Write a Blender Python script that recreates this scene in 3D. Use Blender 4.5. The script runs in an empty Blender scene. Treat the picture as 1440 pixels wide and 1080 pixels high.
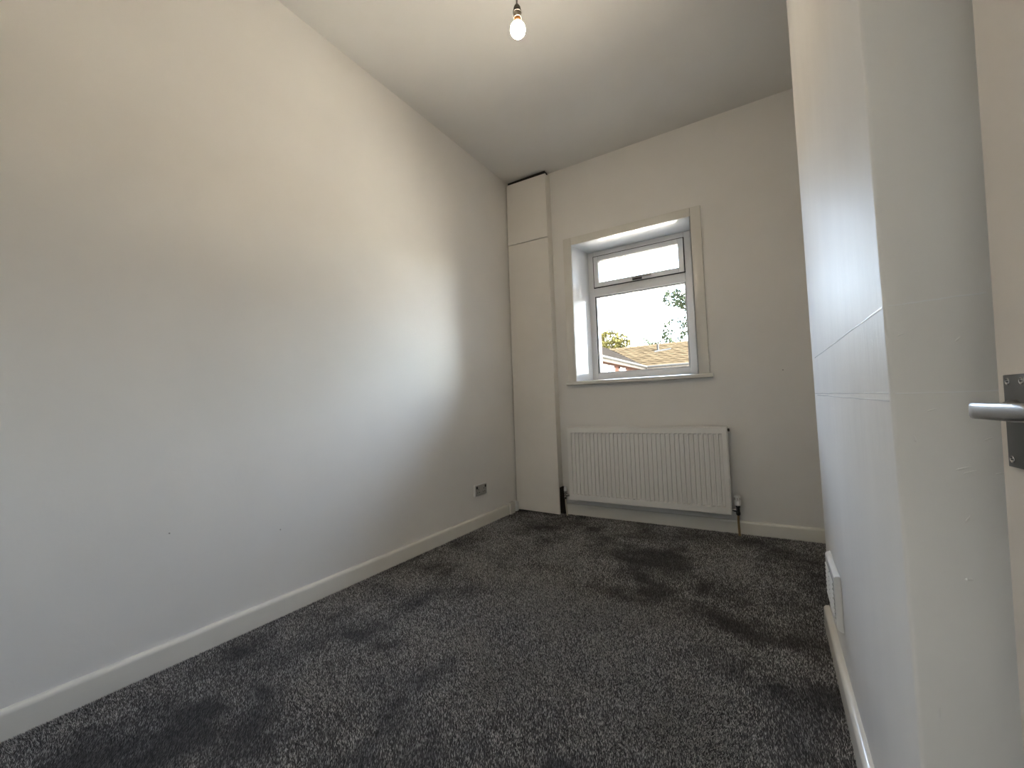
import bpy, bmesh, math, random
import numpy as np
from mathutils import Matrix, Vector, Euler

SC = bpy.context.scene
COL = SC.collection
R = math.radians
random.seed(7)
rng = np.random.default_rng(7)

# ------------------------------------------------------------------ camera
cam_d = bpy.data.cameras.new('camera')
cam_d.sensor_width = 36.0
cam_d.lens = 571.22 / 1440 * 36.0
cam_d.clip_start = 0.01
cam_d.clip_end = 400
cam = bpy.data.objects.new('camera', cam_d)
COL.objects.link(cam)
_r = Vector((0.84195924, 0.53850484, -0.03342408))
_u = Vector((0.05630402, -0.02608336, 0.9980729))
_f = Vector((-0.53659528, 0.84221861, 0.05228112))
CM = Matrix((_r, _u, -_f)).transposed().to_4x4()
CM.translation = (2.0371, 0.0, 0.9623)
cam.matrix_world = CM
SC.camera = cam

# ------------------------------------------------------------------ world, sun, exposure
SUN_DIR = Vector((0.70, -0.17, 0.69)).normalized()      # towards the sun: behind the house, so no beam enters
world = bpy.data.worlds.new('sky')
SC.world = world
world.use_nodes = True
nt = world.node_tree
nt.nodes.clear()
wo = nt.nodes.new('ShaderNodeOutputWorld')
bg = nt.nodes.new('ShaderNodeBackground')
sky = nt.nodes.new('ShaderNodeTexSky')
sky.sky_type = 'NISHITA'
sky.sun_disc = False
sky.sun_elevation = math.asin(SUN_DIR.z)
sky.sun_rotation = math.atan2(SUN_DIR.x, SUN_DIR.y)
sky.air_density = 1.0
sky.dust_density = 4.0
sky.ozone_density = 1.0
bg.inputs['Strength'].default_value = 5.6
hsv = nt.nodes.new('ShaderNodeHueSaturation'); hsv.inputs['Saturation'].default_value = 0.72
nt.links.new(sky.outputs[0], hsv.inputs['Color'])
nt.links.new(hsv.outputs[0], bg.inputs[0])
nt.links.new(bg.outputs[0], wo.inputs[0])

sun_d = bpy.data.lights.new('sun', 'SUN')
sun_d.energy = 210.0
sun_d.angle = R(0.6)
sun_d.color = (1.0, 0.93, 0.82)
sun = bpy.data.objects.new('sun', sun_d)
COL.objects.link(sun)
sun.rotation_euler = SUN_DIR.to_track_quat('Z', 'Y').to_euler()
sun.location = (6, -6, 9)

SC.view_settings.view_transform = 'Standard'
SC.view_settings.look = 'None'
SC.view_settings.exposure = 0.84
SC.view_settings.gamma = 1.0
SC.view_settings.use_curve_mapping = False
BULB_STRENGTH = 126.0
HALL_FILL_STRENGTH = 54.0
BULB_COLOR = (1.0, 0.81, 0.58)

# ------------------------------------------------------------------ room measures (metres)
H = 3.094          # ceiling height
L = 3.2894         # back wall, at the left corner
ANG = 0.03518      # the back wall is a little out of square
XR = 2.62          # right wall
XB = 2.1908        # face of the chimney breast
Y1, Y2 = 0.839, 2.138
YR = -0.03         # rear wall, with the doorway the camera looks in from
MB = Matrix.Translation((0, L, 0)) @ Matrix.Rotation(ANG, 4, 'Z')   # back wall frame: u along, v outwards, z up

# portal: only guides the sampling of the sky through the window opening
pd = bpy.data.lights.new('window_portal', 'AREA')
pd.shape = 'RECTANGLE'; pd.size = 0.96; pd.size_y = 1.2
pd.cycles.is_portal = True
po = bpy.data.objects.new('window_portal', pd); COL.objects.link(po)
po.matrix_world = MB @ Matrix.Translation((1.10, 0.42, 1.76)) @ Matrix.Rotation(R(-90), 4, 'X')

# ------------------------------------------------------------------ materials
def mat(name, color, rough=0.5, metal=0.0, var=0.0, vscale=6.0, bump=0.0, bscale=120.0, bdist=0.002,
        spec=0.5, emit=None, stretch=None, objrand=0.0, coat=0.0):
    m = bpy.data.materials.new(name)
    m.use_nodes = True
    t = m.node_tree
    p = t.nodes['Principled BSDF']
    p.inputs['Roughness'].default_value = rough
    p.inputs['Metallic'].default_value = metal
    p.inputs['Specular IOR Level'].default_value = spec
    p.inputs['Coat Weight'].default_value = coat
    c = (*color, 1.0)
    p.inputs['Base Color'].default_value = c
    tc = t.nodes.new('ShaderNodeTexCoord')
    src = tc.outputs['Object']
    if stretch:
        mp = t.nodes.new('ShaderNodeMapping'); mp.inputs['Scale'].default_value = stretch
        t.links.new(src, mp.inputs[0]); src = mp.outputs[0]
    if var > 0 or objrand > 0:
        n = t.nodes.new('ShaderNodeTexNoise'); n.inputs['Scale'].default_value = vscale
        n.inputs['Detail'].default_value = 5
        t.links.new(src, n.inputs['Vector'])
        mr = t.nodes.new('ShaderNodeMapRange')
        mr.inputs['From Min'].default_value = 0.3; mr.inputs['From Max'].default_value = 0.7
        mr.inputs['To Min'].default_value = 1 - var; mr.inputs['To Max'].default_value = 1 + var
        t.links.new(n.outputs['Fac'], mr.inputs['Value'])
        val = mr.outputs[0]
        if objrand > 0:
            oi = t.nodes.new('ShaderNodeObjectInfo')
            m2 = t.nodes.new('ShaderNodeMapRange')
            m2.inputs['To Min'].default_value = 1 - objrand; m2.inputs['To Max'].default_value = 1 + objrand
            t.links.new(oi.outputs['Random'], m2.inputs['Value'])
            mu = t.nodes.new('ShaderNodeMath'); mu.operation = 'MULTIPLY'
            t.links.new(val, mu.inputs[0]); t.links.new(m2.outputs[0], mu.inputs[1]); val = mu.outputs[0]
        vm = t.nodes.new('ShaderNodeVectorMath'); vm.operation = 'SCALE'
        vm.inputs[0].default_value = color
        t.links.new(val, vm.inputs['Scale'])
        t.links.new(vm.outputs[0], p.inputs['Base Color'])
    if bump > 0:
        n2 = t.nodes.new('ShaderNodeTexNoise'); n2.inputs['Scale'].default_value = bscale
        n2.inputs['Detail'].default_value = 4
        t.links.new(src, n2.inputs['Vector'])
        b = t.nodes.new('ShaderNodeBump'); b.inputs['Strength'].default_value = bump
        b.inputs['Distance'].default_value = bdist
        t.links.new(n2.outputs['Fac'], b.inputs['Height'])
        t.links.new(b.outputs[0], p.inputs['Normal'])
    if emit:
        p.inputs['Emission Color'].default_value = (*emit[0], 1)
        p.inputs['Emission Strength'].default_value = emit[1]
    return m

WALLC = (0.86, 0.84, 0.80)
M_wall = mat('wall_paint', WALLC, 0.40, var=0.018, vscale=3.0, bump=0.22, bscale=60, bdist=0.002, spec=0.5)
M_breast = mat('wall_paint_satin', (0.80, 0.785, 0.75), 0.50, var=0.03, vscale=5.0, bump=0.45, bscale=22, bdist=0.003,
               spec=0.33, stretch=(1, 1, 0.35))
M_ceil = mat('ceiling_paint', (0.84, 0.825, 0.79), 0.7, var=0.015, vscale=4, bump=0.12, bscale=90, spec=0.25)
M_gloss = mat('gloss_white_paint', (0.80, 0.775, 0.71), 0.22, var=0.02, vscale=9, bump=0.08, bscale=40)
M_reveal = mat('reveal_gloss_paint', (0.82, 0.83, 0.84), 0.12, var=0.02, vscale=7, bump=0.10, bscale=18)
M_upvc = mat('white_upvc', (0.80, 0.80, 0.80), 0.25)
M_gasket = mat('black_gasket', (0.012, 0.012, 0.013), 0.6)
M_panel = mat('painted_board', (0.86, 0.825, 0.76), 0.45, var=0.02, vscale=5, bump=0.08, bscale=50)
M_gap_shade = mat('gap_shade_dark', (0.02, 0.014, 0.01), 0.8, var=0.3, vscale=20)  # near-black colour standing in for the unlit hollow of the boxing
M_rad = mat('radiator_enamel', (0.90, 0.885, 0.84), 0.28)
M_plastic = mat('white_plastic', (0.82, 0.82, 0.80), 0.35)
M_black = mat('black_plastic', (0.015, 0.015, 0.015), 0.4)
M_chrome = mat('dull_chrome', (0.5, 0.5, 0.5), 0.25, metal=1.0)
M_steel = mat('brushed_steel', (0.60, 0.59, 0.57), 0.38, metal=1.0, var=0.06, vscale=60, stretch=(1, 0.1, 1))
M_plate = mat('satin_steel_plate', (0.20, 0.20, 0.205), 0.42, metal=1.0, var=0.06, vscale=50, stretch=(1, 1, 0.1))
M_lever = mat('satin_steel_lever', (0.40, 0.395, 0.39), 0.33, metal=1.0, var=0.08, vscale=40)
M_copper = mat('tarnished_copper', (0.42, 0.30, 0.16), 0.4, metal=0.7, var=0.15, vscale=30)
M_creampipe = mat('painted_pipe', (0.60, 0.55, 0.44), 0.4)
M_door = mat('door_paint', (0.74, 0.69, 0.63), 0.5, var=0.02, vscale=5, bump=0.12, bscale=80)
M_flex = mat('grey_flex', (0.25, 0.23, 0.20), 0.6)
M_holder = mat('lampholder_plastic', (0.16, 0.145, 0.12), 0.6, spec=0.2)
M_brass = mat('lamp_cap_brass', (0.10, 0.045, 0.015), 0.5, metal=0.5)
M_bulb = mat('glowing_bulb', (1, 0.9, 0.75), 0.3, emit=(BULB_COLOR, BULB_STRENGTH))
M_slab = mat('floor_backing', (0.03, 0.03, 0.031), 0.95, var=0.2, vscale=40)

# thin window glass: clear with a Fresnel reflection
def glass_mat(name, tint=(0.97, 0.985, 0.98)):
    m = bpy.data.materials.new(name); m.use_nodes = True
    t = m.node_tree; t.nodes.clear()
    o = t.nodes.new('ShaderNodeOutputMaterial'); mx = t.nodes.new('ShaderNodeMixShader')
    tr = t.nodes.new('ShaderNodeBsdfTransparent'); tr.inputs[0].default_value = (*tint, 1)
    gl = t.nodes.new('ShaderNodeBsdfGlossy'); gl.inputs['Roughness'].default_value = 0.02
    fr = t.nodes.new('ShaderNodeFresnel'); fr.inputs[0].default_value = 1.5
    t.links.new(fr.outputs[0], mx.inputs[0]); t.links.new(tr.outputs[0], mx.inputs[1]); t.links.new(gl.outputs[0], mx.inputs[2])
    t.links.new(mx.outputs[0], o.inputs[0])
    return m
M_glass = glass_mat('window_glass')

# ------------------------------------------------------------------ mesh helpers
def box(bm, x0, x1, y0, y1, z0, z1, bev=0.0, seg=2):
    vs = [bm.verts.new((x, y, z)) for x in (x0, x1) for y in (y0, y1) for z in (z0, z1)]
    q = [(0, 1, 3, 2), (4, 6, 7, 5), (0, 4, 5, 1), (2, 3, 7, 6), (0, 2, 6, 4), (1, 5, 7, 3)]
    fs = [bm.faces.new([vs[i] for i in f]) for f in q]
    if bev > 0:
        es = list({e for f in fs for e in f.edges})
        bmesh.ops.bevel(bm, geom=es, offset=bev, segments=seg, affect='EDGES', profile=0.6)

def prism(bm, pts, axis, a, b):
    """extrude a closed 2D outline along an axis; pts are given in the other two axes, in xyz order"""
    def mk(p, t):
        if axis == 'x': return (t, p[0], p[1])
        if axis == 'y': return (p[0], t, p[1])
        return (p[0], p[1], t)
    A = [bm.verts.new(mk(p, a)) for p in pts]; B = [bm.verts.new(mk(p, b)) for p in pts]
    n = len(pts)
    for i in range(n):
        bm.faces.new((A[i], A[(i + 1) % n], B[(i + 1) % n], B[i]))
    bm.faces.new(A[::-1]); bm.faces.new(B)

def lathe(bm, prof, c=(0, 0, 0), axis='z', n=24, cap=True):
    rings = []
    for r, h in prof:
        ring = []
        for i in range(n):
            a = 2 * math.pi * i / n
            x, y = r * math.cos(a), r * math.sin(a)
            p = {'z': (x, y, h), 'x': (h, x, y), 'y': (x, h, y)}[axis]
            ring.append(bm.verts.new((p[0] + c[0], p[1] + c[1], p[2] + c[2])))
        rings.append(ring)
    for A, B in zip(rings, rings[1:]):
        for i in range(n):
            bm.faces.new((A[i], A[(i + 1) % n], B[(i + 1) % n], B[i]))
    if cap:
        bm.faces.new(rings[0][::-1]); bm.faces.new(rings[-1])

def tube(bm, pts, r, n=12):
    pts = [Vector(p) for p in pts]
    rings = []
    for i, p in enumerate(pts):
        d = (pts[min(i + 1, len(pts) - 1)] - pts[max(i - 1, 0)]).normalized()
        s = Vector((0, 0, 1)) if abs(d.z) < 0.9 else Vector((1, 0, 0))
        a = d.cross(s).normalized(); b = d.cross(a)
        rr = r[i] if isinstance(r, (list, tuple)) else r
        rings.append([bm.verts.new(p + a * rr * math.cos(2 * math.pi * k / n) + b * rr * math.sin(2 * math.pi * k / n)) for k in range(n)])
    for A, B in zip(rings, rings[1:]):
        for i in range(n):
            bm.faces.new((A[i], A[(i + 1) % n], B[(i + 1) % n], B[i]))
    bm.faces.new(rings[0][::-1]); bm.faces.new(rings[-1])

def obj(name, bm, m, parent=None, mw=None, smooth=False):
    me = bpy.data.meshes.new(name)
    bmesh.ops.recalc_face_normals(bm, faces=bm.faces)
    bm.to_mesh(me); bm.free()
    if smooth:
        me.polygons.foreach_set('use_smooth', [True] * len(me.polygons))
        me.set_sharp_from_angle(angle=R(35))
    me.materials.append(m)
    o = bpy.data.objects.new(name, me); COL.objects.link(o)
    if mw is not None: o.matrix_world = mw
    if parent: o.parent = parent
    return o

def B(*a, **k):
    bm = bmesh.new(); box(bm, *a, **k); return bm

def part(name, m, parent, *a, bev=0.0, smooth=False, mw=None):
    return obj(name, B(*a, bev=bev), m, parent, mw, smooth)

def tag(o, label=None, cat=None, group=None, kind=None):
    if label: o['label'] = label
    if cat: o['category'] = cat
    if group: o['group'] = group
    if kind: o['kind'] = kind
    return o

def empty(name, mw, label=None, cat=None, group=None, kind=None):
    o = bpy.data.objects.new(name, None); COL.objects.link(o)
    o.empty_display_size = 0.1
    o.matrix_world = mw
    return tag(o, label, cat, group, kind)

def struct(name, bm, m, label, cat, mw=None, smooth=False):
    return tag(obj(name, bm, m, None, mw, smooth), label, cat, kind='structure')

T = Matrix.Translation

# ------------------------------------------------------------------ the room shell
bm = bmesh.new(); box(bm, -0.12, XR + 0.12, -1.6, L + 0.3, -0.16, -0.007)
struct('floor', bm, M_slab, 'dark grey floor under the carpet pile', 'floor')
bm = bmesh.new(); box(bm, -0.12, XR + 0.12, -1.6, L + 0.55, H, H + 0.15)
struct('ceiling', bm, M_ceil, 'plain off-white painted ceiling with the bare bulb hanging from it', 'ceiling')
bm = bmesh.new(); box(bm, -0.12, 0.0, -1.6, L + 0.3, -0.1, H + 0.05)
wall_left = struct('wall_left', bm, M_wall, 'long bare off-white wall on the left with a low socket', 'wall')
bm = bmesh.new(); box(bm, XR, XR + 0.12, -1.6, L + 0.5, -0.1, H + 0.05)
struct('wall_right', bm, M_wall, 'off-white alcove wall hidden behind the chimney breast', 'wall')
# back wall with the window opening; inner leaf, then the brick leaf outside
UW0, UW1, ZW0, ZW1 = 0.600, 1.585, 1.150, 2.374
bm = bmesh.new()
for a in ((-0.14, UW0, 0, .30, -0.1, H + .05), (UW1, 2.85, 0, .30, -0.1, H + .05),
          (UW0, UW1, 0, .30, -0.1, ZW0), (UW0, UW1, 0, .30, ZW1, H + .05)):
    box(bm, *a)
wall_back = struct('wall_back', bm, M_wall, 'far off-white wall with the window and radiator', 'wall', MB)
M_brickout = mat('outside_brick', (0.12, 0.06, 0.045), 0.85, var=0.4, vscale=30, bump=0.8, bscale=60, bdist=0.01)
bm = bmesh.new()
UO0, UO1 = 0.714, 1.530
for a in ((-0.4, UO0, .350, .405, -0.3, 3.3), (UO1, 3.2, .350, .405, -0.3, 3.3),
          (UO0, UO1, .350, .405, -0.3, 1.16), (UO0, UO1, .350, .405, 2.40, 3.3)):
    box(bm, *a)
struct('wall_outer', bm, M_brickout, 'brick outer face of the house around the window opening', 'wall', MB)
# rear wall with the doorway
DX0, DX1 = 1.545, 2.335
bm = bmesh.new()
box(bm, -0.02, DX0, YR - 0.11, YR, -0.05, H + .02); box(bm, DX1, XR + .02, YR - 0.11, YR, -0.05, H + .02)
box(bm, DX0, DX1, YR - 0.11, YR, 2.03, H + .02)
struct('wall_rear', bm, M_wall, 'off-white wall behind the viewpoint with the open doorway', 'wall')
bm = bmesh.new(); box(bm, -0.12, XR + .12, -1.62, -1.5, -0.1, H + .05)
struct('wall_hall', bm, M_wall, 'off-white hall wall beyond the doorway', 'wall')
bm = bmesh.new()
box(bm, DX0 - .0, DX0 + .025, YR - .115, YR + .005, 0, 2.03); box(bm, DX1 - .012, DX1, YR - .115, YR + .005, 0, 2.03)
box(bm, DX0 + .025, DX1 - .012, YR - .115, YR + .005, 2.005, 2.03)
struct('trim_1', bm, M_gloss, 'white painted door lining around the doorway', 'trim')

# chimney breast, with its paint ridges and dents
bm = bmesh.new(); box(bm, XB, XR + .01, Y1, Y2, -0.05, H + 0.02)
vert = [e for e in bm.edges if abs(e.verts[0].co.z - e.verts[1].co.z) > 1 and e.verts[0].co.x < XB + .01]
bmesh.ops.bevel(bm, geom=vert, offset=0.006, segments=4, affect='EDGES', profile=0.5)
M_ridge_lit = mat('paint_ridge_gloss_lit', (0.88, 0.88, 0.87), 0.25)  # lighter than the wall, painting in the light the ridges catch
breast = struct('wall_chimney_breast', bm, M_breast, 'satin white chimney breast jutting in on the right, scuffed and ridged', 'wall', smooth=True)
def ridge(p, q, w, nrm):
    """thin raised line of paint on the chimney breast between two points"""
    p, q, nrm = Vector(p), Vector(q), Vector(nrm)
    d = (q - p).normalized(); s = nrm.cross(d).normalized()
    bm = bmesh.new(); n = 14; A = []
    for i in range(n + 1):
        c = p.lerp(q, i / n) + s * random.uniform(-.0006, .0006)
        ww = w * random.uniform(.7, 1.2)
        A.append([bm.verts.new(c - s * ww), bm.verts.new(c + nrm * w * .28), bm.verts.new(c + s * ww)])
    for a, b in zip(A, A[1:]):
        bm.faces.new((a[0], a[1], b[1], b[0])); bm.faces.new((a[1], a[2], b[2], b[1]))
    return bm
obj('paint_ridge', ridge((XB, 2.02, 1.111), (XB, 0.846, 1.096), .0022, (-1, 0, 0)), M_ridge_lit, breast, smooth=True)
obj('paint_ridge', ridge((XB + .006, Y1, 1.096), (2.30, Y1, 1.099), .0011, (0, -1, 0)), M_ridge_lit, breast, smooth=True)
obj('paint_ridge', ridge((XB, 2.12, 0.969), (XB, 0.846, 0.962), .0012, (-1, 0, 0)), M_ridge_lit, breast, smooth=True)
obj('paint_ridge', ridge((XB, 2.02, 0.962), (XB, 0.846, 0.949), .0012, (-1, 0, 0)), M_ridge_lit, breast, smooth=True)
obj('paint_ridge', ridge((XB + .006, Y1, 0.961), (2.33, Y1, 0.960), .0009, (0, -1, 0)), M_ridge_lit, breast, smooth=True)
for (x, z, l, a, w) in ((2.235, .935, .013, 22, .0022), (2.262, .851, .020, 20, .0024), (2.268, .846, .016, 22, .0018),
                        (2.289, .893, .012, 28, .0022), (2.297, .846, .012, 20, .002), (2.258, .695, .010, 10, .0035),
                        (2.268, 1.036, .010, 45, .002), (2.214, .892, .010, 95, .003), (2.262, .78, .012, 60, .0022),
                        (2.208, 1.05, .009, 20, .0018), (2.216, .50, .022, 88, .0018), (2.205, .37, .018, 75, .0025)):
    dx, dz = math.cos(R(a)) * l / 2, math.sin(R(a)) * l / 2
    bm = bmesh.new()
    tube(bm, [(x - dx, Y1 + .0004, z - dz), (x - dx * .5, Y1, z - dz * .5), (x + dx * .4, Y1, z + dz * .4), (x + dx, Y1 + .0004, z + dz)],
         [.0003, w * .6, w * .5, .0003], 8)
    bmesh.ops.scale(bm, vec=(1, .9, 1), space=T((0, -Y1, 0)), verts=bm.verts)
    obj('dent', bm, M_breast, breast, smooth=True)

M_filler = mat('grey_smudge', (0.42, 0.40, 0.37), 0.8)
def nail_mark(parent, c, axis):
    bm = bmesh.new(); lathe(bm, [(.0035, -.0004), (.0028, .0003), (.0012, .0005)], c, axis, 10); obj('nail_mark', bm, M_filler, parent, smooth=True)
nail_mark(wall_left, (0, .639, .502), 'x')
nail_mark(wall_left, (0, 1.07, .40), 'x')
bm = bmesh.new(); lathe(bm, [(.0045, .0004), (.0035, -.0005), (.0015, -.0008)], (2.114, 0, 1.144), 'y', 10)
obj('nail_mark', bm, M_filler, wall_back, smooth=True)

# ------------------------------------------------------------------ skirting boards
def skirt_prof(th=.021, h=.087):
    pts = [(0, -.01), (th, -.01), (th, h - .016)]
    for i in range(1, 7):
        a = i / 6 * math.pi / 2
        pts.append((th - (th - .004) * (1 - math.cos(a)), h - .016 + .016 * math.sin(a)))
    pts.append((0, h))
    return pts
SP = skirt_prof()
bm = bmesh.new(); prism(bm, SP, 'y', YR, 3.052)
struct('baseboard_left', bm, M_gloss, 'cream white skirting board along the left wall', 'skirting board', smooth=True)
bm = bmesh.new(); prism(bm, [(-p, z) for p, z in SP], 'x', 0.466, 2.7)
struct('baseboard_back', bm, M_gloss, 'cream white skirting board under the radiator on the far wall', 'skirting board', MB, True)
bm = bmesh.new()
prism(bm, [(XB - p, z) for p, z in SP], 'y', Y1 - .02, Y2 + .021)
struct('baseboard_right', bm, M_gloss, 'glossy white skirting board at the foot of the chimney breast', 'skirting board', smooth=True)
bm = bmesh.new(); prism(bm, [(Y1 - p, z) for p, z in SP], 'x', XB - .021, XR)
struct('baseboard_front', bm, M_gloss, 'white skirting board across the near face of the chimney breast', 'skirting board', smooth=True)

# ------------------------------------------------------------------ window
W = empty('window_1', MB @ T((1.09, 0, 1.15)), 'white window with a small top vent above one large pane', 'window', kind='structure')
def wp(name, m, *a, bev=0.0, smooth=False, parent=None):
    """a box part of the window, coordinates in the back wall frame"""
    bm = bmesh.new(); box(bm, *a, bev=bev)
    bmesh.ops.translate(bm, vec=(-1.09, 0, -1.15), verts=bm.verts)
    return obj(name, bm, m, parent or W, None, smooth)
def wprism(name, m, pts, axis, a, b, smooth=False, parent=None):
    bm = bmesh.new(); prism(bm, pts, axis, a, b)
    bmesh.ops.translate(bm, vec=(-1.09, 0, -1.15), verts=bm.verts)
    return obj(name, bm, m, parent or W, None, smooth)
# architrave: outer .53..1.664, inner = opening
wp('architrave', M_gloss, .533, .606, -.020, 0.0, 1.150, 2.434, bev=.005, smooth=True)
wp('architrave', M_gloss, 1.586, 1.660, -.020, 0.0, 1.150, 2.434, bev=.005, smooth=True)
wp('architrave', M_gloss, .606, 1.586, -.020, 0.0, 2.366, 2.434, bev=.005, smooth=True)
# sill board
wprism('sill', M_gloss, [(-.045, 1.124), (-.040, 1.119), (0, 1.119), (.28, 1.140), (.28, 1.172), (-.036, 1.150), (-.043, 1.145)], 'x', .522, 1.684, True)
# reveal linings (the left one splays towards the frame)
wprism('reveal_lining', M_reveal, [(.6005, .0), (.609, -.012), (.660, .272), (.6005, .272)], 'z', 1.153, 2.3735)
wprism('reveal_lining', M_reveal, [(1.584, .0), (1.584, .272), (1.572, .272), (1.578, -.012)], 'z', 1.153, 2.3735)
wprism('reveal_lining', M_reveal, [(-.012, 2.366), (.272, 2.366), (.272, 2.3735), (-.012, 2.3735)], 'x', .602, 1.583)
# outer frame v .27-.34
FV0, FV1 = .27, .345
wp('frame_stile', M_upvc, .652, .712, FV0, FV1, 1.165, 2.374, bev=.004, smooth=True)
wp('frame_stile', M_upvc, 1.497, 1.575, FV0, FV1, 1.165, 2.374, bev=.004, smooth=True)
wp('frame_head', M_upvc, .712, 1.497, FV0, FV1, 2.318, 2.374, bev=.004, smooth=True)
wp('frame_sill', M_upvc, .712, 1.497, FV0, FV1, 1.165, 1.228, bev=.004, smooth=True)
wp('transom', M_upvc, .712, 1.497, FV0, FV1, 1.943, 2.024, bev=.004, smooth=True)
def ring(bm, u0, u1, z0, z1, t, v0, v1):
    box(bm, u0, u0 + t, v0, v1, z0, z1); box(bm, u1 - t, u1, v0, v1, z0, z1)
    box(bm, u0 + t, u1 - t, v0, v1, z0, z0 + t); box(bm, u0 + t, u1 - t, v0, v1, z1 - t, z1)
def wring(name, m, *a, parent=None):
    bm = bmesh.new(); ring(bm, *a)
    bmesh.ops.translate(bm, vec=(-1.09, 0, -1.15), verts=bm.verts)
    return obj(name, bm, m, parent or W)
wring('gasket', M_gasket, .709, 1.500, 2.021, 2.321, .0065, .262, .275)
vs = empty('vent_sash', Matrix.Identity(4)); vs.parent = W
def ring4(name, parent, m, u0, u1, z0, z1, t, v0, v1):
    wp(name, m, u0, u0 + t, v0, v1, z0, z1, bev=.004, smooth=True, parent=parent)
    wp(name, m, u1 - t, u1, v0, v1, z0, z1, bev=.004, smooth=True, parent=parent)
    wp(name, m, u0 + t, u1 - t, v0, v1, z0, z0 + t, bev=.004, smooth=True, parent=parent)
    wp(name, m, u0 + t, u1 - t, v0, v1, z1 - t, z1, bev=.004, smooth=True, parent=parent)
ring4('sash_rail', vs, M_upvc, .7155, 1.4935, 2.0275, 2.3145, .044, .255, .325)
wring('glazing_seal', M_gasket, .756, 1.457, 2.067, 2.274, .0045, .262, .300, parent=vs)
bm = bmesh.new(); box(bm, .759, 1.450, .288, .292, 2.07, 2.272); bmesh.ops.translate(bm, vec=(-1.09, 0, -1.15), verts=bm.verts)
obj('pane', bm, M_glass, vs)
wring('glazing_seal', M_gasket, .710, 1.499, 1.224, 1.947, .0045, .276, .305)
wring('glazing_bead', M_upvc, .7145, 1.4945, 1.2285, 1.9425, .010, .290, .330)
bm = bmesh.new(); box(bm, .715, 1.494, .306, .310, 1.229, 1.942); bmesh.ops.translate(bm, vec=(-1.09, 0, -1.15), verts=bm.verts)
obj('pane', bm, M_glass, W)
# vent handle: base plate, boss and lever pointing right
hd = empty('vent_handle', Matrix.Identity(4)); hd.parent = vs
M_hnd = mat('window_handle_grey', (0.30, 0.30, 0.30), 0.35, metal=0.6)
wp('handle_base', M_hnd, 1.065, 1.150, .243, .256, 2.030, 2.058, bev=.004, smooth=True, parent=hd)
wp('handle_boss', M_black, 1.072, 1.150, .226, .244, 2.026, 2.040, bev=.004, smooth=True, parent=hd)
wp('handle_lever', M_hnd, 1.105, 1.232, .222, .232, 2.040, 2.056, bev=.004, smooth=True, parent=hd)
hd.parent = W
# outside projecting sill
wp('outer_sill', M_upvc, .655, 1.572, .335, .45, 1.130, 1.172, bev=.004, smooth=True)

# ------------------------------------------------------------------ boxed-in corner
cb = empty('pipe_boxing', MB @ T((0.0, 0, 0)), 'tall narrow painted boxing in the far left corner, two flat panels', 'boxing')
def cprism(name, m, pts, z0, z1, parent=cb):
    bm = bmesh.new(); prism(bm, pts, 'z', z0, z1); return obj(name, bm, m, parent)
bm = bmesh.new()
vsq = [(.006, .012), (.434, .004), (.419, 2.462), (.004, 2.468)]
prism(bm, vsq, 'y', -.090, -.074); obj('lower_panel', bm, M_panel, cb)
bm = bmesh.new()
prism(bm, [(.004, 2.474), (.419, 2.469), (.418, 3.052), (.010, 3.058)], 'y', -.092, -.075); obj('upper_panel', bm, M_panel, cb)
bm = bmesh.new()
prism(bm, [(-.074, .232), (0, .232), (0, 3.070), (-.074, 3.045)], 'x', .404, .419)
for v in bm.verts:
    v.co.x += (3.05 - v.co.z) / 3.05 * .014
obj('side_panel', bm, M_panel, cb)
part('top_gap_shade', M_gap_shade, cb, .012, .404, -.072, -.012, 3.050, 3.090)  # dark pieces from here on paint the shade in the boxing's gaps
part('left_gap_shade', M_gap_shade, cb, .004, .03, -.070, -.010, .10, 3.04)
part('side_dark_fill', M_gap_shade, cb, .385, .402, -.070, -.030, .02, 3.04)
part('pipe_gap_shade', M_gap_shade, cb, .402, .464, -.030, -.001, .0, .231)  # dark block painting the unlit pipe opening below the side panel
part('inner_dark_fill', M_gap_shade, cb, .03, .400, -.020, -.002, .01, 3.04)

# small block that ends the left skirting
sb = empty('skirting_end_block', T((0, 3.06, 0)), 'small white plastic block closing the left skirting by the boxing', 'block')
part('block_body', M_gloss, sb, 0.0, .036, -.008, .07, -.004, .094, bev=.003, smooth=True)
part('block_cover', M_plastic, sb, .002, .046, .0705, .110, .008, .092, bev=.004, smooth=True)

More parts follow.
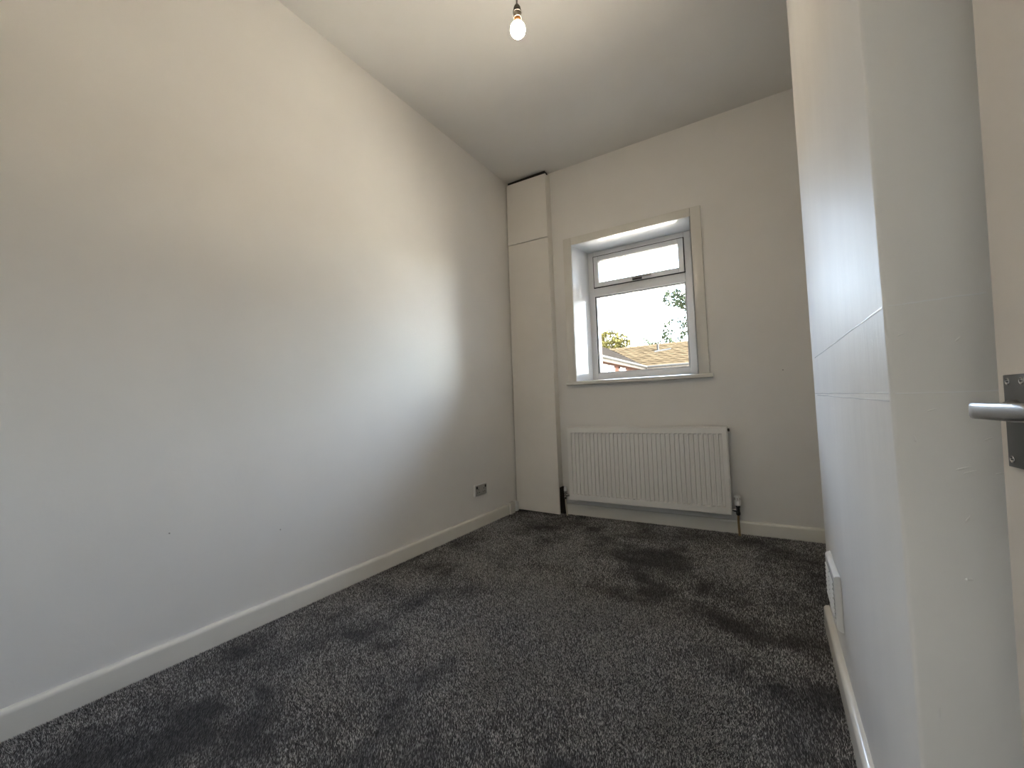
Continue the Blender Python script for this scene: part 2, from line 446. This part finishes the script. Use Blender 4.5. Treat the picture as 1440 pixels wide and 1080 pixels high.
# ------------------------------------------------------------------ radiator
U0, U1, RZ0, RZ1 = .540, 1.752, .144, .757
rad = empty('radiator', MB @ T((U0, 0, 0)), 'white fluted panel radiator under the window', 'radiator')
RW = U1 - U0
def fluted(v_front, depth=.012):
    n = 35; m = .027; pitch = (RW - 2 * m) / n
    xs = [(0, 0), (.004, 0), (m - .002, 0)]
    for i in range(n):
        x0 = m + i * pitch
        xs += [(x0 + pitch * .16, 0), (x0 + pitch * .24, 1), (x0 + pitch * .76, 1), (x0 + pitch * .84, 0)]
    xs += [(RW - m + .002, 0), (RW - .004, 0), (RW, 0)]
    zs = [(RZ0, 0), (RZ0 + .004, 0), (.190, 0), (.199, 1), (.706, 1), (.713, 0), (RZ1 - .004, 0), (RZ1, 0)]
    bm = bmesh.new(); G = []
    for j, (z, dz) in enumerate(zs):
        row = []
        for i, (x, dx) in enumerate(xs):
            edge = .006 if (i in (0, len(xs) - 1) or j in (0, len(zs) - 1)) else 0
            row.append(bm.verts.new((x, v_front + depth * dz * dx + edge, z)))
        G.append(row)
    for j in range(len(zs) - 1):
        for i in range(len(xs) - 1):
            bm.faces.new((G[j][i], G[j][i + 1], G[j + 1][i + 1], G[j + 1][i]))
    r = bmesh.ops.extrude_face_region(bm, geom=list(bm.faces))
    bmesh.ops.translate(bm, vec=(0, .018, 0), verts=[v for v in r['geom'] if isinstance(v, bmesh.types.BMVert)])
    for f in r['geom']:
        if isinstance(f, bmesh.types.BMFace):
            for v in f.verts: v.co.y = v_front + .018
    return bm
obj('front_panel', fluted(-.112), M_rad, rad)
part('back_panel', M_rad, rad, .01, RW - .01, -.050, -.036, RZ0 + .01, RZ1 - .015, bev=.003)
part('side_cover', M_rad, rad, -.0035, .003, -.108, -.034, RZ0 + .004, RZ1 + .002, bev=.001)
part('side_cover', M_rad, rad, RW - .003, RW + .0035, -.108, -.034, RZ0 + .004, RZ1 + .002, bev=.001)
bm = bmesh.new()
box(bm, .002, RW - .002, -.106, -.098, RZ1 - .004, RZ1 + .003); box(bm, .002, RW - .002, -.044, -.036, RZ1 - .004, RZ1 + .003)
for i in range(61):
    x = .004 + i * (RW - .014) / 60
    box(bm, x, x + .006, -.098, -.044, RZ1 - .002, RZ1 + .002)
obj('top_grille', bm, M_rad, rad)
for i in range(0, 18):
    x = .05 + i * .0655
    part('convector_fin', M_rad, rad, x, x + .03, -.095, -.051, RZ0 + .05, RZ1 - .05)
for x in (.2, RW - .22):
    part('bracket', M_rad, rad, x, x + .03, -.036, 0, .25, .70)
bm = bmesh.new(); lathe(bm, [(.009, 0), (.011, .003), (.011, .012), (.006, .014)], (RW + .0035, -.07, .735), 'x', 16)
obj('bleed_plug', bm, M_black, rad, smooth=True)
def valve(x, side, trv):
    """valve beside the radiator at local x; side = direction of the radiator (+1 to the right)"""
    v = empty('valve', T((x, -.065, 0))); v.parent = rad
    z = .172
    bm = bmesh.new(); lathe(bm, [(.006, .135), (.012, .14), (.014, .146), (.014, .158), (.011, .162), (.011, .188), (.014, .192), (.014, .204), (.008, .208)], n=16)
    obj('valve_body', bm, M_black if trv else M_chrome, v, smooth=True)
    bm = bmesh.new()
    reach = abs((0.0 if side > 0 else RW) - x)
    prof = [(.008, 0.0), (.008, .010), (.013, .012), (.013, .026), (.009, .028), (.009, reach)]
    lathe(bm, [(r, side * h) for r, h in prof], (0, 0, z), 'x', 16)
    obj('union_nut', bm, M_chrome, v, smooth=True)
    if trv:
        bm = bmesh.new(); lathe(bm, [(.016, .205), (.0195, .208), (.020, .222), (.019, .236), (.017, .238), (.019, .240), (.020, .262), (.018, .274), (.010, .277)], n=20)
        obj('thermostat_head', bm, M_plastic, v, smooth=True)
        bm = bmesh.new()
        for k in range(8):
            a = k * math.pi / 4
            box(bm, .0195 * math.cos(a) - .0016, .0195 * math.cos(a) + .0016, .0195 * math.sin(a) - .0016, .0195 * math.sin(a) + .0016, .244, .262)
        obj('grip_rib', bm, M_flex, v)
    else:
        bm = bmesh.new(); lathe(bm, [(.010, .205), (.013, .208), (.012, .236), (.009, .244), (.004, .246)], n=18)
        obj('lockshield_cap', bm, M_plastic, v, smooth=True)
    bm = bmesh.new()
    tube(bm, [(0, 0, .14), (.002 * side, 0, .09), (.010 if not trv else .001, 0, -.006)], .0075, 12)
    obj('pipe', bm, M_copper if trv else M_creampipe, v, smooth=True)
valve(-.058, 1, False)
valve(RW + .040, -1, True)

# ------------------------------------------------------------------ sockets and vent
M_socket = mat('satin_socket_plate', (0.46, 0.45, 0.43), 0.45, metal=0.45, var=0.06, vscale=60)
sk = empty('double_socket', T((0, 2.657, .290)), 'steel double socket low on the left wall above the skirting', 'socket')
part('back_box', M_plastic, sk, 0, .0145, -.0775, .0775, -.046, .0455, bev=.002, smooth=True)
fp = part('faceplate', M_socket, sk, .0125, .0155, -.073, .073, -.042, .039, bev=.0015, smooth=True)
for y in (-.036, .036):
    s = part('switch_rocker', M_black, sk, .0155, .019, y - .008 + (.02 if y > 0 else -.02), y + .008 + (.02 if y > 0 else -.02), .012, .032, bev=.001)
    for a in ((y - .003, y + .003, .002, .012), (y - .015, y - .008, -.022, -.015), (y + .008, y + .015, -.022, -.015)):
        part('plug_hole', M_black, sk, .0152, .0158, *a)
for y in (-.062, .062):
    bm = bmesh.new(); lathe(bm, [(.0035, .0155), (.0035, .0165), (.002, .0168)], (0, y, 0), 'x', 12)
    obj('screw', bm, M_chrome, sk, smooth=True)

vt = empty('wall_vent', T((XB, 1.822, .285)), 'white plastic louvred vent plate low on the chimney breast', 'vent')
def taper(x0, x1, w0, w1, h0, h1):
    bm = bmesh.new()
    a = [bm.verts.new((x0, s * w0, t * h0)) for s, t in ((-1, -1), (1, -1), (1, 1), (-1, 1))]
    b = [bm.verts.new((x1, s * w1, t * h1)) for s, t in ((-1, -1), (1, -1), (1, 1), (-1, 1))]
    for i in range(4): bm.faces.new((a[i], a[(i + 1) % 4], b[(i + 1) % 4], b[i]))
    bm.faces.new(a); bm.faces.new(b)
    bmesh.ops.bevel(bm, geom=list(bm.edges), offset=.0025, segments=2, affect='EDGES')
    return bm
obj('vent_plate', taper(0, -.017, .136, .129, .090, .084), M_plastic, vt, smooth=True)
part('vent_slot_shade', M_black, vt, -.0176, -.0172, -.104, .104, -.060, .060)  # flat black sheet painting the shade between the louvres
for k in range(8):
    z = -.054 + k * .0148
    for y0, y1 in ((-.104, -.004), (.004, .104)):
        bm = bmesh.new(); prism(bm, [(-.0174, z), (-.0215, z - .001), (-.0215, z + .003), (-.0178, z + .0085)], 'y', y0, y1)
        obj('louvre', bm, M_plastic, vt)

# ------------------------------------------------------------------ pendant bulb
pb = empty('pendant_bulb', T((1.264, 1.345, 2.461)), 'bare glowing light bulb on a pendant flex from the ceiling', 'light')
bm = bmesh.new(); lathe(bm, [(.045, .633), (.045, .626), (.038, .612), (.012, .606)], n=28); obj('ceiling_rose', bm, M_plastic, pb, smooth=True)
bm = bmesh.new(); tube(bm, [(0, 0, .61), (.001, 0, .35), (0, 0, .098)], .0034, 10); obj('flex', bm, M_flex, pb, smooth=True)
hs = bmesh.new(); lathe(hs, [(.004, .106), (.009, .102), (.0140, .092), (.0150, .080), (.0150, .077)], n=24)
lh = obj('lamp_holder', hs, M_holder, pb, smooth=True)
bm = bmesh.new(); lathe(bm, [(.0152, .077), (.0178, .076), (.0178, .071), (.0152, .070)], n=24); obj('holder_ring', bm, M_black, lh, smooth=True)
bm = bmesh.new(); lathe(bm, [(.0150, .070), (.0158, .064), (.0160, .049), (.0150, .048)], n=24); obj('holder_skirt', bm, M_holder, lh, smooth=True)
bm = bmesh.new(); lathe(bm, [(.0140, .048), (.0140, .044), (.0135, .034), (.0130, .032)], n=24); obj('bulb_cap', bm, M_brass, pb, smooth=True)
prof = [(.0128, .032), (.0135, .029)]
for i in range(0, 15):
    a = R(34 + i * 10)
    prof.append((.030 * math.sin(a), .0295 * math.cos(a) + .001))
prof.append((.001, -.0286))
bm = bmesh.new(); lathe(bm, prof, n=28); obj('bulb_glass', bm, M_bulb, pb, smooth=True)

# unseen fill globe, added on the hall ceiling to brighten the room
M_hall_fill = mat('hall_fill_glow', (1, 1, 1), 0.4, emit=((0.93, 0.97, 1.0), HALL_FILL_STRENGTH))
hl = empty('added_hall_fill', T((1.15, -.85, H)), 'added unseen fill globe on the hall ceiling beyond the doorway', 'light')
bm = bmesh.new(); lathe(bm, [(.06, 0), (.06, -.02), (.05, -.03)], n=24); obj('fill_base', bm, M_plastic, hl, smooth=True)
bm = bmesh.new(); tube(bm, [(0, 0, -.02), (0, 0, -.06), (0, 0, -.10)], .012, 10); obj('fill_stem', bm, M_chrome, hl, smooth=True)
bm = bmesh.new(); lathe(bm, [(.03, -.10)] + [(.11 * math.sin(R(a)), -.20 + .11 * math.cos(R(a))) for a in range(18, 180, 11)], n=24); obj('fill_globe', bm, M_hall_fill, hl, smooth=True)

# ------------------------------------------------------------------ door, swung open against the alcove beside the breast
AL = R(85)
DM = T((2.270, 0.738, 0.008)) @ Matrix.Rotation(-AL, 4, 'Z')
# local: +x from the free edge to the hinges, face at y = 0 looking to -y, thickness to +y; hung slightly out of plumb
DM = T((2.270, 0.738, 0.96)) @ Matrix.Rotation(0.019, 4, 'Y') @ Matrix.Rotation(-AL, 4, 'Z') @ T((0, 0, -0.95))
door = empty('door_1', DM, 'open painted door on the right with a steel lever handle', 'door', kind='structure')
part('door_leaf', M_door, door, 0, .757, 0, .040, 0, 1.985, bev=.003, smooth=True)
for z in (.22, 1.0, 1.75):
    part('hinge', M_steel, door, .750, .772, -.004, .004, z - .05, z + .05, bev=.001)
dh = empty('door_handle', T((0, 0, -.0115))); dh.parent = door
tag(dh, 'satin steel lever handle on a rectangular backplate')
pl = part('backplate', M_plate, dh, .0200, .0605, -.0035, -.0002, .873, .980, bev=.0012, smooth=True)
for x in (.0290, .0540):
    for z in (.9760, .8860):
        bm = bmesh.new(); lathe(bm, [(.0042, -.0032), (.0042, -.0040), (.0036, -.0044), (.0030, -.0036)], (x, 0, z - .004), 'y', 16)
        s = obj('screw', bm, M_chrome, dh, smooth=True)
        bm = bmesh.new(); box(bm, x - .0026, x + .0026, -.0042, -.0036, z - .0047, z - .0033); obj('screw_slot', bm, M_black, s)
bm = bmesh.new(); lathe(bm, [(.0125, -.0035), (.0125, -.007), (.0105, -.010), (.0095, -.012)], (.040, 0, .939), 'y', 24)
obj('collar', bm, M_plate, dh, smooth=True)
# lever: neck out from the collar, bend, then a flat bar running back towards the hinges
LP = [((.036, -.008), .0075), ((.034, -.022), .0088), ((.0345, -.0285), .0094), ((.0375, -.0335), .0097), ((.043, -.0365), .0098),
      ((.055, -.0378), .0096), ((.085, -.0380), .0096), ((.115, -.0372), .0096), ((.135, -.0365), .0094), ((.140, -.0362), .006)]
bm = bmesh.new(); rings = []
for i, ((x, y), hw) in enumerate(LP):
    a = Vector(LP[max(i - 1, 0)][0]); b = Vector(LP[min(i + 1, len(LP) - 1)][0]); d = (b - a).normalized(); n = Vector((-d.y, d.x))
    th = .0058 if i > 1 else .0075
    rg = []
    for k in range(16):
        t = 2 * math.pi * k / 16
        c, s = math.cos(t), math.sin(t)
        e = .55
        ox = math.copysign(abs(c) ** e, c) * th; oz = math.copysign(abs(s) ** e, s) * hw
        rg.append(bm.verts.new((x + n.x * ox, y + n.y * ox, .939 + oz)))
    rings.append(rg)
for A_, B_ in zip(rings, rings[1:]):
    for k in range(16): bm.faces.new((A_[k], A_[(k + 1) % 16], B_[(k + 1) % 16], B_[k]))
bm.faces.new(rings[0]); bm.faces.new(rings[-1])
obj('lever', bm, M_lever, dh, smooth=True)

# ------------------------------------------------------------------ carpet pile
def vnoise(x, y, s, seed):
    g = np.random.default_rng(seed).random((256, 256))
    X, Y = x * s, y * s
    xi, yi = np.floor(X).astype(int), np.floor(Y).astype(int)
    fx, fy = X - xi, Y - yi
    fx, fy = fx * fx * (3 - 2 * fx), fy * fy * (3 - 2 * fy)
    a, b = g[xi % 256, yi % 256], g[(xi + 1) % 256, yi % 256]
    c, d = g[xi % 256, (yi + 1) % 256], g[(xi + 1) % 256, (yi + 1) % 256]
    return (a * (1 - fx) + b * fx) * (1 - fy) + (c * (1 - fx) + d * fx) * fy
def carpet():
    px, py = [], []
    def fill(x0, x1, y0, y1, step):
        nx, ny = int((x1 - x0) / step), int((y1 - y0) / step)
        gx, gy = np.meshgrid(np.arange(nx), np.arange(ny))
        gx = x0 + (gx + (gy % 2) * .5 + .5) * step; gy = y0 + (gy + .5) * step
        px.append((gx + rng.uniform(-.45, .45, gx.shape) * step).ravel()); py.append((gy + rng.uniform(-.45, .45, gy.shape) * step).ravel())
    fill(.004, XB - .004, 0.0, 1.35, .0030)
    fill(.004, XR, Y2, 3.36, .0040)
    fill(.004, XB - .004, 1.35, Y2, .0034)
    x, y = np.concatenate(px), np.concatenate(py)
    keep = y < L + x * math.tan(ANG) - .015
    x, y = x[keep], y[keep]; n = len(x)
    warp = .12 * (vnoise(x, y, 3, 5) - .5)
    f = (.44 * vnoise(x + warp, y - warp, 2.2, 1) + .36 * vnoise(x - warp, y + warp, 6.0, 2) + .20 * vnoise(x, y, 16, 3))
    f = np.clip((f - .49) * 3.6, -1, 1)                     # nap direction: -1 brushed away, +1 brushed towards the window
    lean = .005 * f
    ang = rng.uniform(0, 2 * np.pi, n)
    lx = rng.normal(0, .0016, n) + .35 * lean; ly = rng.normal(0, .0016, n) - lean
    hgt = rng.uniform(.0065, .0100, n) + .0008 * f
    r = rng.uniform(.0014, .0020, n)
    V = np.zeros((n, 4, 3), np.float32)
    for k in range(3):
        a = ang + k * 2 * np.pi / 3
        V[:, k, 0] = x + r * np.cos(a); V[:, k, 1] = y + r * np.sin(a); V[:, k, 2] = -.0075
    V[:, 3, 0] = x + lx; V[:, 3, 1] = y + ly; V[:, 3, 2] = -.0075 + hgt
    base = (np.arange(n) * 4)[:, None, None]
    F = np.array([[0, 1, 3], [1, 2, 3], [2, 0, 3]])[None] + base
    me = bpy.data.meshes.new('carpet_pile')
    nf = n * 3
    me.vertices.add(n * 4); me.vertices.foreach_set('co', V.ravel())
    me.loops.add(nf * 3); me.loops.foreach_set('vertex_index', F.astype(np.int32).ravel())
    me.polygons.add(nf); me.polygons.foreach_set('loop_start', np.arange(0, nf * 3, 3, dtype=np.int32))
    me.update(calc_edges=True)
    at = me.attributes.new('tuft', 'FLOAT', 'POINT')
    # yarn shade: heather mix of charcoal and pale grey strands
    sh = np.where(rng.random(n) < .22, rng.uniform(.75, 1.0, n), rng.uniform(.0, .45, n))
    sh = np.clip(sh * (1.15 + .75 * f) + .04 * f, 0, 1.15)  # nap shading put into the tuft colour, on top of the lean
    at.data.foreach_set('value', np.repeat(sh, 4).astype(np.float32))
    m = bpy.data.materials.new('carpet_yarn'); m.use_nodes = True
    t = m.node_tree; p = t.nodes['Principled BSDF']; p.inputs['Roughness'].default_value = .9
    p.inputs['Specular IOR Level'].default_value = .15
    a = t.nodes.new('ShaderNodeAttribute'); a.attribute_name = 'tuft'
    cr = t.nodes.new('ShaderNodeValToRGB')
    cr.color_ramp.elements[0].color = (.045, .044, .0445, 1); cr.color_ramp.elements[1].color = (.62, .605, .595, 1)
    e = cr.color_ramp.elements.new(.4); e.color = (.175, .170, .170, 1)
    t.links.new(a.outputs['Fac'], cr.inputs[0]); t.links.new(cr.outputs[0], p.inputs['Base Color'])
    me.materials.append(m)
    o = bpy.data.objects.new('carpet_pile', me); COL.objects.link(o)
    return tag(o, 'charcoal heather cut-pile carpet with nap shading painted in as dark patches', 'carpet', kind='stuff')
carpet()

# ------------------------------------------------------------------ outside
M_ground = mat('pale_paving', (0.65, 0.59, 0.49), 0.9, var=0.2, vscale=1.5)
bm = bmesh.new(); box(bm, -60, 60, L + .5, 110, -.5, -.28)
struct('ground', bm, M_ground, 'pale paved ground outside the window', 'ground')

M_tile = mat('tan_roof_tile', (0.0080, 0.0064, 0.0043), 0.95, var=0.25, vscale=9, objrand=0.22, spec=0.0)
M_tile2 = mat('grey_roof_tile', (0.0030, 0.0028, 0.0027), 0.95, var=0.3, vscale=6, spec=0.0)
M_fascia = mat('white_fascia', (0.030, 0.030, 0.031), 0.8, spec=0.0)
M_gutter = mat('grey_gutter', (0.009, 0.0095, 0.010), 0.8, spec=0.0)
def brick_mat():
    m = bpy.data.materials.new('red_brick'); m.use_nodes = True
    t = m.node_tree; p = t.nodes['Principled BSDF']; p.inputs['Roughness'].default_value = .95; p.inputs['Specular IOR Level'].default_value = 0
    tc = t.nodes.new('ShaderNodeTexCoord'); mp = t.nodes.new('ShaderNodeMapping'); mp.inputs['Rotation'].default_value = (R(90), 0, R(90))
    br = t.nodes.new('ShaderNodeTexBrick')
    br.inputs['Color1'].default_value = (.0085, .0040, .0031, 1); br.inputs['Color2'].default_value = (.0070, .0033, .0026, 1)
    br.inputs['Mortar'].default_value = (.008, .006, .0052, 1); br.inputs['Scale'].default_value = 1.0
    br.inputs['Brick Width'].default_value = .225; br.inputs['Row Height'].default_value = .075; br.inputs['Mortar Size'].default_value = .010
    sx = t.nodes.new('ShaderNodeSeparateXYZ'); cx = t.nodes.new('ShaderNodeCombineXYZ')
    ad = t.nodes.new('ShaderNodeMath'); ad.operation = 'ADD'
    t.links.new(tc.outputs['Object'], sx.inputs[0]); t.links.new(sx.outputs['X'], ad.inputs[0]); t.links.new(sx.outputs['Y'], ad.inputs[1])
    t.links.new(ad.outputs[0], cx.inputs['X']); t.links.new(sx.outputs['Z'], cx.inputs['Y'])
    t.links.new(cx.outputs[0], br.inputs['Vector']); t.links.new(br.outputs['Color'], p.inputs['Base Color'])
    return m
M_brick = brick_mat()
EZ, SL = 2.45, 0.5           # eave height and roof slope
YE, RYD = 18.0, 2.4          # main eave and run to the ridge
XE = -2.5                    # eave of the wing
GZ = -.28
bg_ = empty('bungalow', T((0, 18.3, GZ)), 'brick bungalow with a tan tiled roof seen through the window', 'house')
inv = bg_.matrix_world.inverted()
def hp(name, bm, m, parent=bg_, smooth=False):
    o = obj(name, bm, m, None, None, smooth)
    o.data.transform(inv); o.parent = parent
    return o
bm = bmesh.new(); box(bm, XE - .3, 9.0, YE + .35, YE + 4.4, GZ, EZ + .02); hp('main_wall', bm, M_brick)
bm = bmesh.new(); box(bm, -7.0, XE - .14, 8.0, YE + 4.4, GZ, EZ + .02); hp('wing_wall', bm, M_brick)
# roof decks
def slab(bm, q, th=.06):
    A = [bm.verts.new(p) for p in q]; Bv = [bm.verts.new((p[0], p[1], p[2] - th)) for p in q]
    n = len(q)
    bm.faces.new(A); bm.faces.new(Bv[::-1])
    for i in range(n): bm.faces.new((A[i], Bv[i], Bv[(i + 1) % n], A[(i + 1) % n]))
RZ = EZ + SL * RYD
bm = bmesh.new(); slab(bm, [(XE, YE, EZ), (9.4, YE, EZ), (9.4, YE + RYD, RZ), (XE - RYD, YE + RYD, RZ)])
slab(bm, [(-7.3, YE + 2 * RYD, EZ), (9.4, YE + 2 * RYD, EZ), (9.4, YE + RYD, RZ), (-7.3, YE + RYD, RZ)])
roof = hp('main_roof', bm, M_tile2)
bm = bmesh.new(); slab(bm, [(XE, 7.6, EZ), (XE, YE, EZ), (XE - RYD, YE + RYD, RZ), (XE - RYD, 7.6, RZ)])
slab(bm, [(XE - 2 * RYD, 7.6, EZ), (XE - 2 * RYD, YE + RYD, EZ), (XE - RYD, YE + RYD, RZ), (XE - RYD, 7.6, RZ)])
wroof = hp('wing_roof', bm, M_tile2)
# roof tiles, one mesh shared
tm = bmesh.new()
TW, TE = .36, .223
LS = math.hypot(1, SL)
vv = []
for i in range(7):
    x = (i / 6 - .5) * (TW + .01)
    c = .005 * math.cos(i / 6 * 2 * math.pi)
    vv.append([tm.verts.new((x, 0, c + .030)), tm.verts.new((x, (TE + .05), c + .012)), tm.verts.new((x, 0, c + .008))])
for a, b in zip(vv, vv[1:]):
    tm.faces.new((a[0], b[0], b[1], a[1])); tm.faces.new((a[0], a[2], b[2], b[0]))
tme = bpy.data.meshes.new('tile'); tm.to_mesh(tme); tm.free(); tme.materials.append(M_tile)
rot = Matrix.Rotation(math.atan(SL), 4, 'X')
rows = int(RYD * LS / TE)
TX0, NT = -4.7, 25
cnt = 0; far = bmesh.new()
for j in range(rows):
    yy = YE + j * TE / LS; zz = EZ + j * TE / LS * SL
    for i in range(-1, 40):
        x = TX0 + (i + (j % 2) * .5) * TW
        if x < XE - (yy - YE) - .05 or x > 9.2: continue
        Mx = T((x, yy, zz + random.uniform(-.004, .004))) @ rot @ Matrix.Rotation(random.uniform(-.02, .02), 4, 'Z')
        if x < 4.0 and cnt < 290:
            o = bpy.data.objects.new('roof_tile', tme); COL.objects.link(o)
            o.parent = roof; o.matrix_parent_inverse = Matrix.Identity(4)
            o.matrix_local = inv @ Mx; cnt += 1
        else:
            k = len(far.verts); far.from_mesh(tme); far.verts.ensure_lookup_table()
            bmesh.ops.transform(far, matrix=Mx, verts=far.verts[k:])
fo = hp('far_tiles', far, M_tile, roof); fo['kind'] = 'stuff'
bm = bmesh.new(); prism(bm, [(YE + RYD - .12, RZ - .03), (YE + RYD, RZ + .06), (YE + RYD + .12, RZ - .03)], 'x', XE - RYD, 9.4); hp('ridge_cap', bm, M_tile, roof)
bm = bmesh.new(); prism(bm, [(XE - RYD - .12, RZ - .03), (XE - RYD, RZ + .05), (XE - RYD + .12, RZ - .03)], 'y', 7.6, YE + RYD); hp('ridge_cap', bm, M_tile2, wroof)
# tile courses of the wing roof
bm = bmesh.new()
for j in range(rows):
    d = j * TE / LS
    prism(bm, [(XE - d, EZ + d * SL + .035), (XE - d - .26, EZ + (d + .26) * SL + .008), (XE - d, EZ + d * SL)], 'y', 7.6, YE + d)
hp('tile_courses', bm, M_tile2, wroof)
# fascias and gutters
bm = bmesh.new(); box(bm, XE + .02, 9.4, YE + .04, YE + .07, EZ - .24, EZ - .03); hp('fascia', bm, M_fascia)
bm = bmesh.new(); box(bm, XE - .05, XE - .02, 7.6, YE + .05, EZ - .13, EZ - .03); hp('fascia', bm, M_fascia)
bm = bmesh.new(); box(bm, XE - .15, XE - .05, 7.6, YE + .05, EZ - .13, EZ - .115); hp('soffit', bm, M_fascia)
bm = bmesh.new(); box(bm, XE, 9.4, YE + .07, YE + .36, EZ - .24, EZ - .22); hp('soffit', bm, M_fascia)
bm = bmesh.new(); tube(bm, [(XE + .06, YE - .03, EZ - .02), (9.4, YE - .03, EZ - .02)], .05, 10); hp('gutter', bm, M_gutter, smooth=True)
bm = bmesh.new(); tube(bm, [(XE + .04, 7.6, EZ - .02), (XE + .04, YE - .04, EZ - .02)], .05, 10); hp('gutter', bm, M_gutter, smooth=True)
bm = bmesh.new(); box(bm, XE + .3, 6.0, YE + .30, YE + .36, GZ, EZ - .24); hp('white_front_panel', bm, M_fascia)
bm = bmesh.new(); tube(bm, [(-2.32, 19.65, 3.2), (-2.32, 19.65, 3.58)], .05, 10); hp('vent_pipe', bm, M_gutter, roof, True)
bm = bmesh.new(); slab(bm, [(-2.45, 19.45, 3.22), (-1.75, 19.62, 3.31), (-1.75, 19.72, 3.36), (-2.45, 19.60, 3.30)], .03); hp('lead_flashing', bm, M_gutter, roof)
M_winglass = mat('house_window_glass', (0.10, 0.13, 0.14), 0.05)
for y0, y1 in ((12.9, 14.15), (14.68, 15.5)):
    wx = XE - .14
    bm = bmesh.new()
    for a in ((y0, y0 + .07), (y1 - .07, y1), ((y0 + y1) / 2 - .035, (y0 + y1) / 2 + .035)): box(bm, wx - .01, wx + .03, a[0], a[1], .95, 2.24)
    for z in (.95, 1.75, 2.17): box(bm, wx - .01, wx + .03, y0, y1, z, z + .07)
    wf = hp('window_frame', bm, M_fascia)
    for a, b in ((y0 + .07, (y0 + y1) / 2 - .035), ((y0 + y1) / 2 + .035, y1 - .07)):
        for z0, z1 in ((1.02, 1.75), (1.82, 2.17)):
            bm = bmesh.new(); box(bm, wx - .005, wx + .012, a, b, z0, z1); hp('window_pane', bm, M_winglass, wf)

def leaf_mat(name, c):
    m = mat(name, c, 0.9, var=0.35, vscale=3.0, spec=0.0)
    return m
M_leaf1 = leaf_mat('yellow_green_leaf', (0.0125, 0.0120, 0.0045)); M_leaf2 = leaf_mat('mid_green_leaf', (0.0068, 0.0095, 0.0062))
M_bark = mat('bark', (0.05, 0.04, 0.03), 0.9, var=0.3, vscale=8)
def tree(x, y, hgt, rad_, m, label, n, seed, ls):
    r = np.random.default_rng(seed)
    t = empty('tree', T((x, y, GZ)), label, 'tree', 'trees beyond the bungalow')
    bm = bmesh.new()
    tube(bm, [(0, 0, 0), (.1, 0, hgt * .35), (-.05, .1, hgt * .7), (0, 0, hgt * .92)], [.22, .17, .10, .03], 10)
    for k in range(9):
        a = r.uniform(0, 6.28); z = hgt * r.uniform(.35, .75); l = rad_ * r.uniform(.6, .9)
        tube(bm, [(0, 0, z), (l * .5 * math.cos(a), l * .5 * math.sin(a), z + l * .3), (l * math.cos(a), l * math.sin(a), z + l * .75)], [.07, .045, .012], 6)
    obj('trunk', bm, M_bark, t, smooth=True)
    cl = [(r.normal(0, rad_ * .45), r.normal(0, rad_ * .45), hgt * r.uniform(.42, .93), rad_ * r.uniform(.28, .5)) for _ in range(26)]
    P = []; F = []
    for i in range(n):
        c = cl[r.integers(len(cl))]
        d = r.normal(0, 1, 3); d /= np.linalg.norm(d); q = c[3] * r.uniform(.5, 1) ** .5
        p = np.array([c[0] + d[0] * q, c[1] + d[1] * q, c[2] + d[2] * q])
        u = r.normal(0, 1, 3); u /= np.linalg.norm(u); v = np.cross(u, r.normal(0, 1, 3)); v /= np.linalg.norm(v)
        s = ls * r.uniform(.6, 1.2); k = len(P)
        P += [p - u * s, p + v * s * .5, p + u * s, p - v * s * .5]; F.append((k, k + 1, k + 2, k + 3))
    me = bpy.data.meshes.new('foliage'); me.from_pydata([tuple(p) for p in P], [], F); me.materials.append(m)
    o = bpy.data.objects.new('foliage', me); COL.objects.link(o); o.parent = t; o['kind'] = 'stuff'
tree(-7.7, 27.0, 6.9, 1.7, M_leaf1, 'yellow-green bushy tree behind the roof of the brick wing', 9000, 3, .11)
tree(-5.9, 33.0, 6.2, 1.2, M_leaf2, 'lower blue-green tree top just right of the yellow-green tree', 6000, 4, .11)
tree(-1.5, 31.0, 9.8, 2.3, M_leaf2, 'tall loose green tree rising over the right end of the tan roof', 8000, 9, .14)
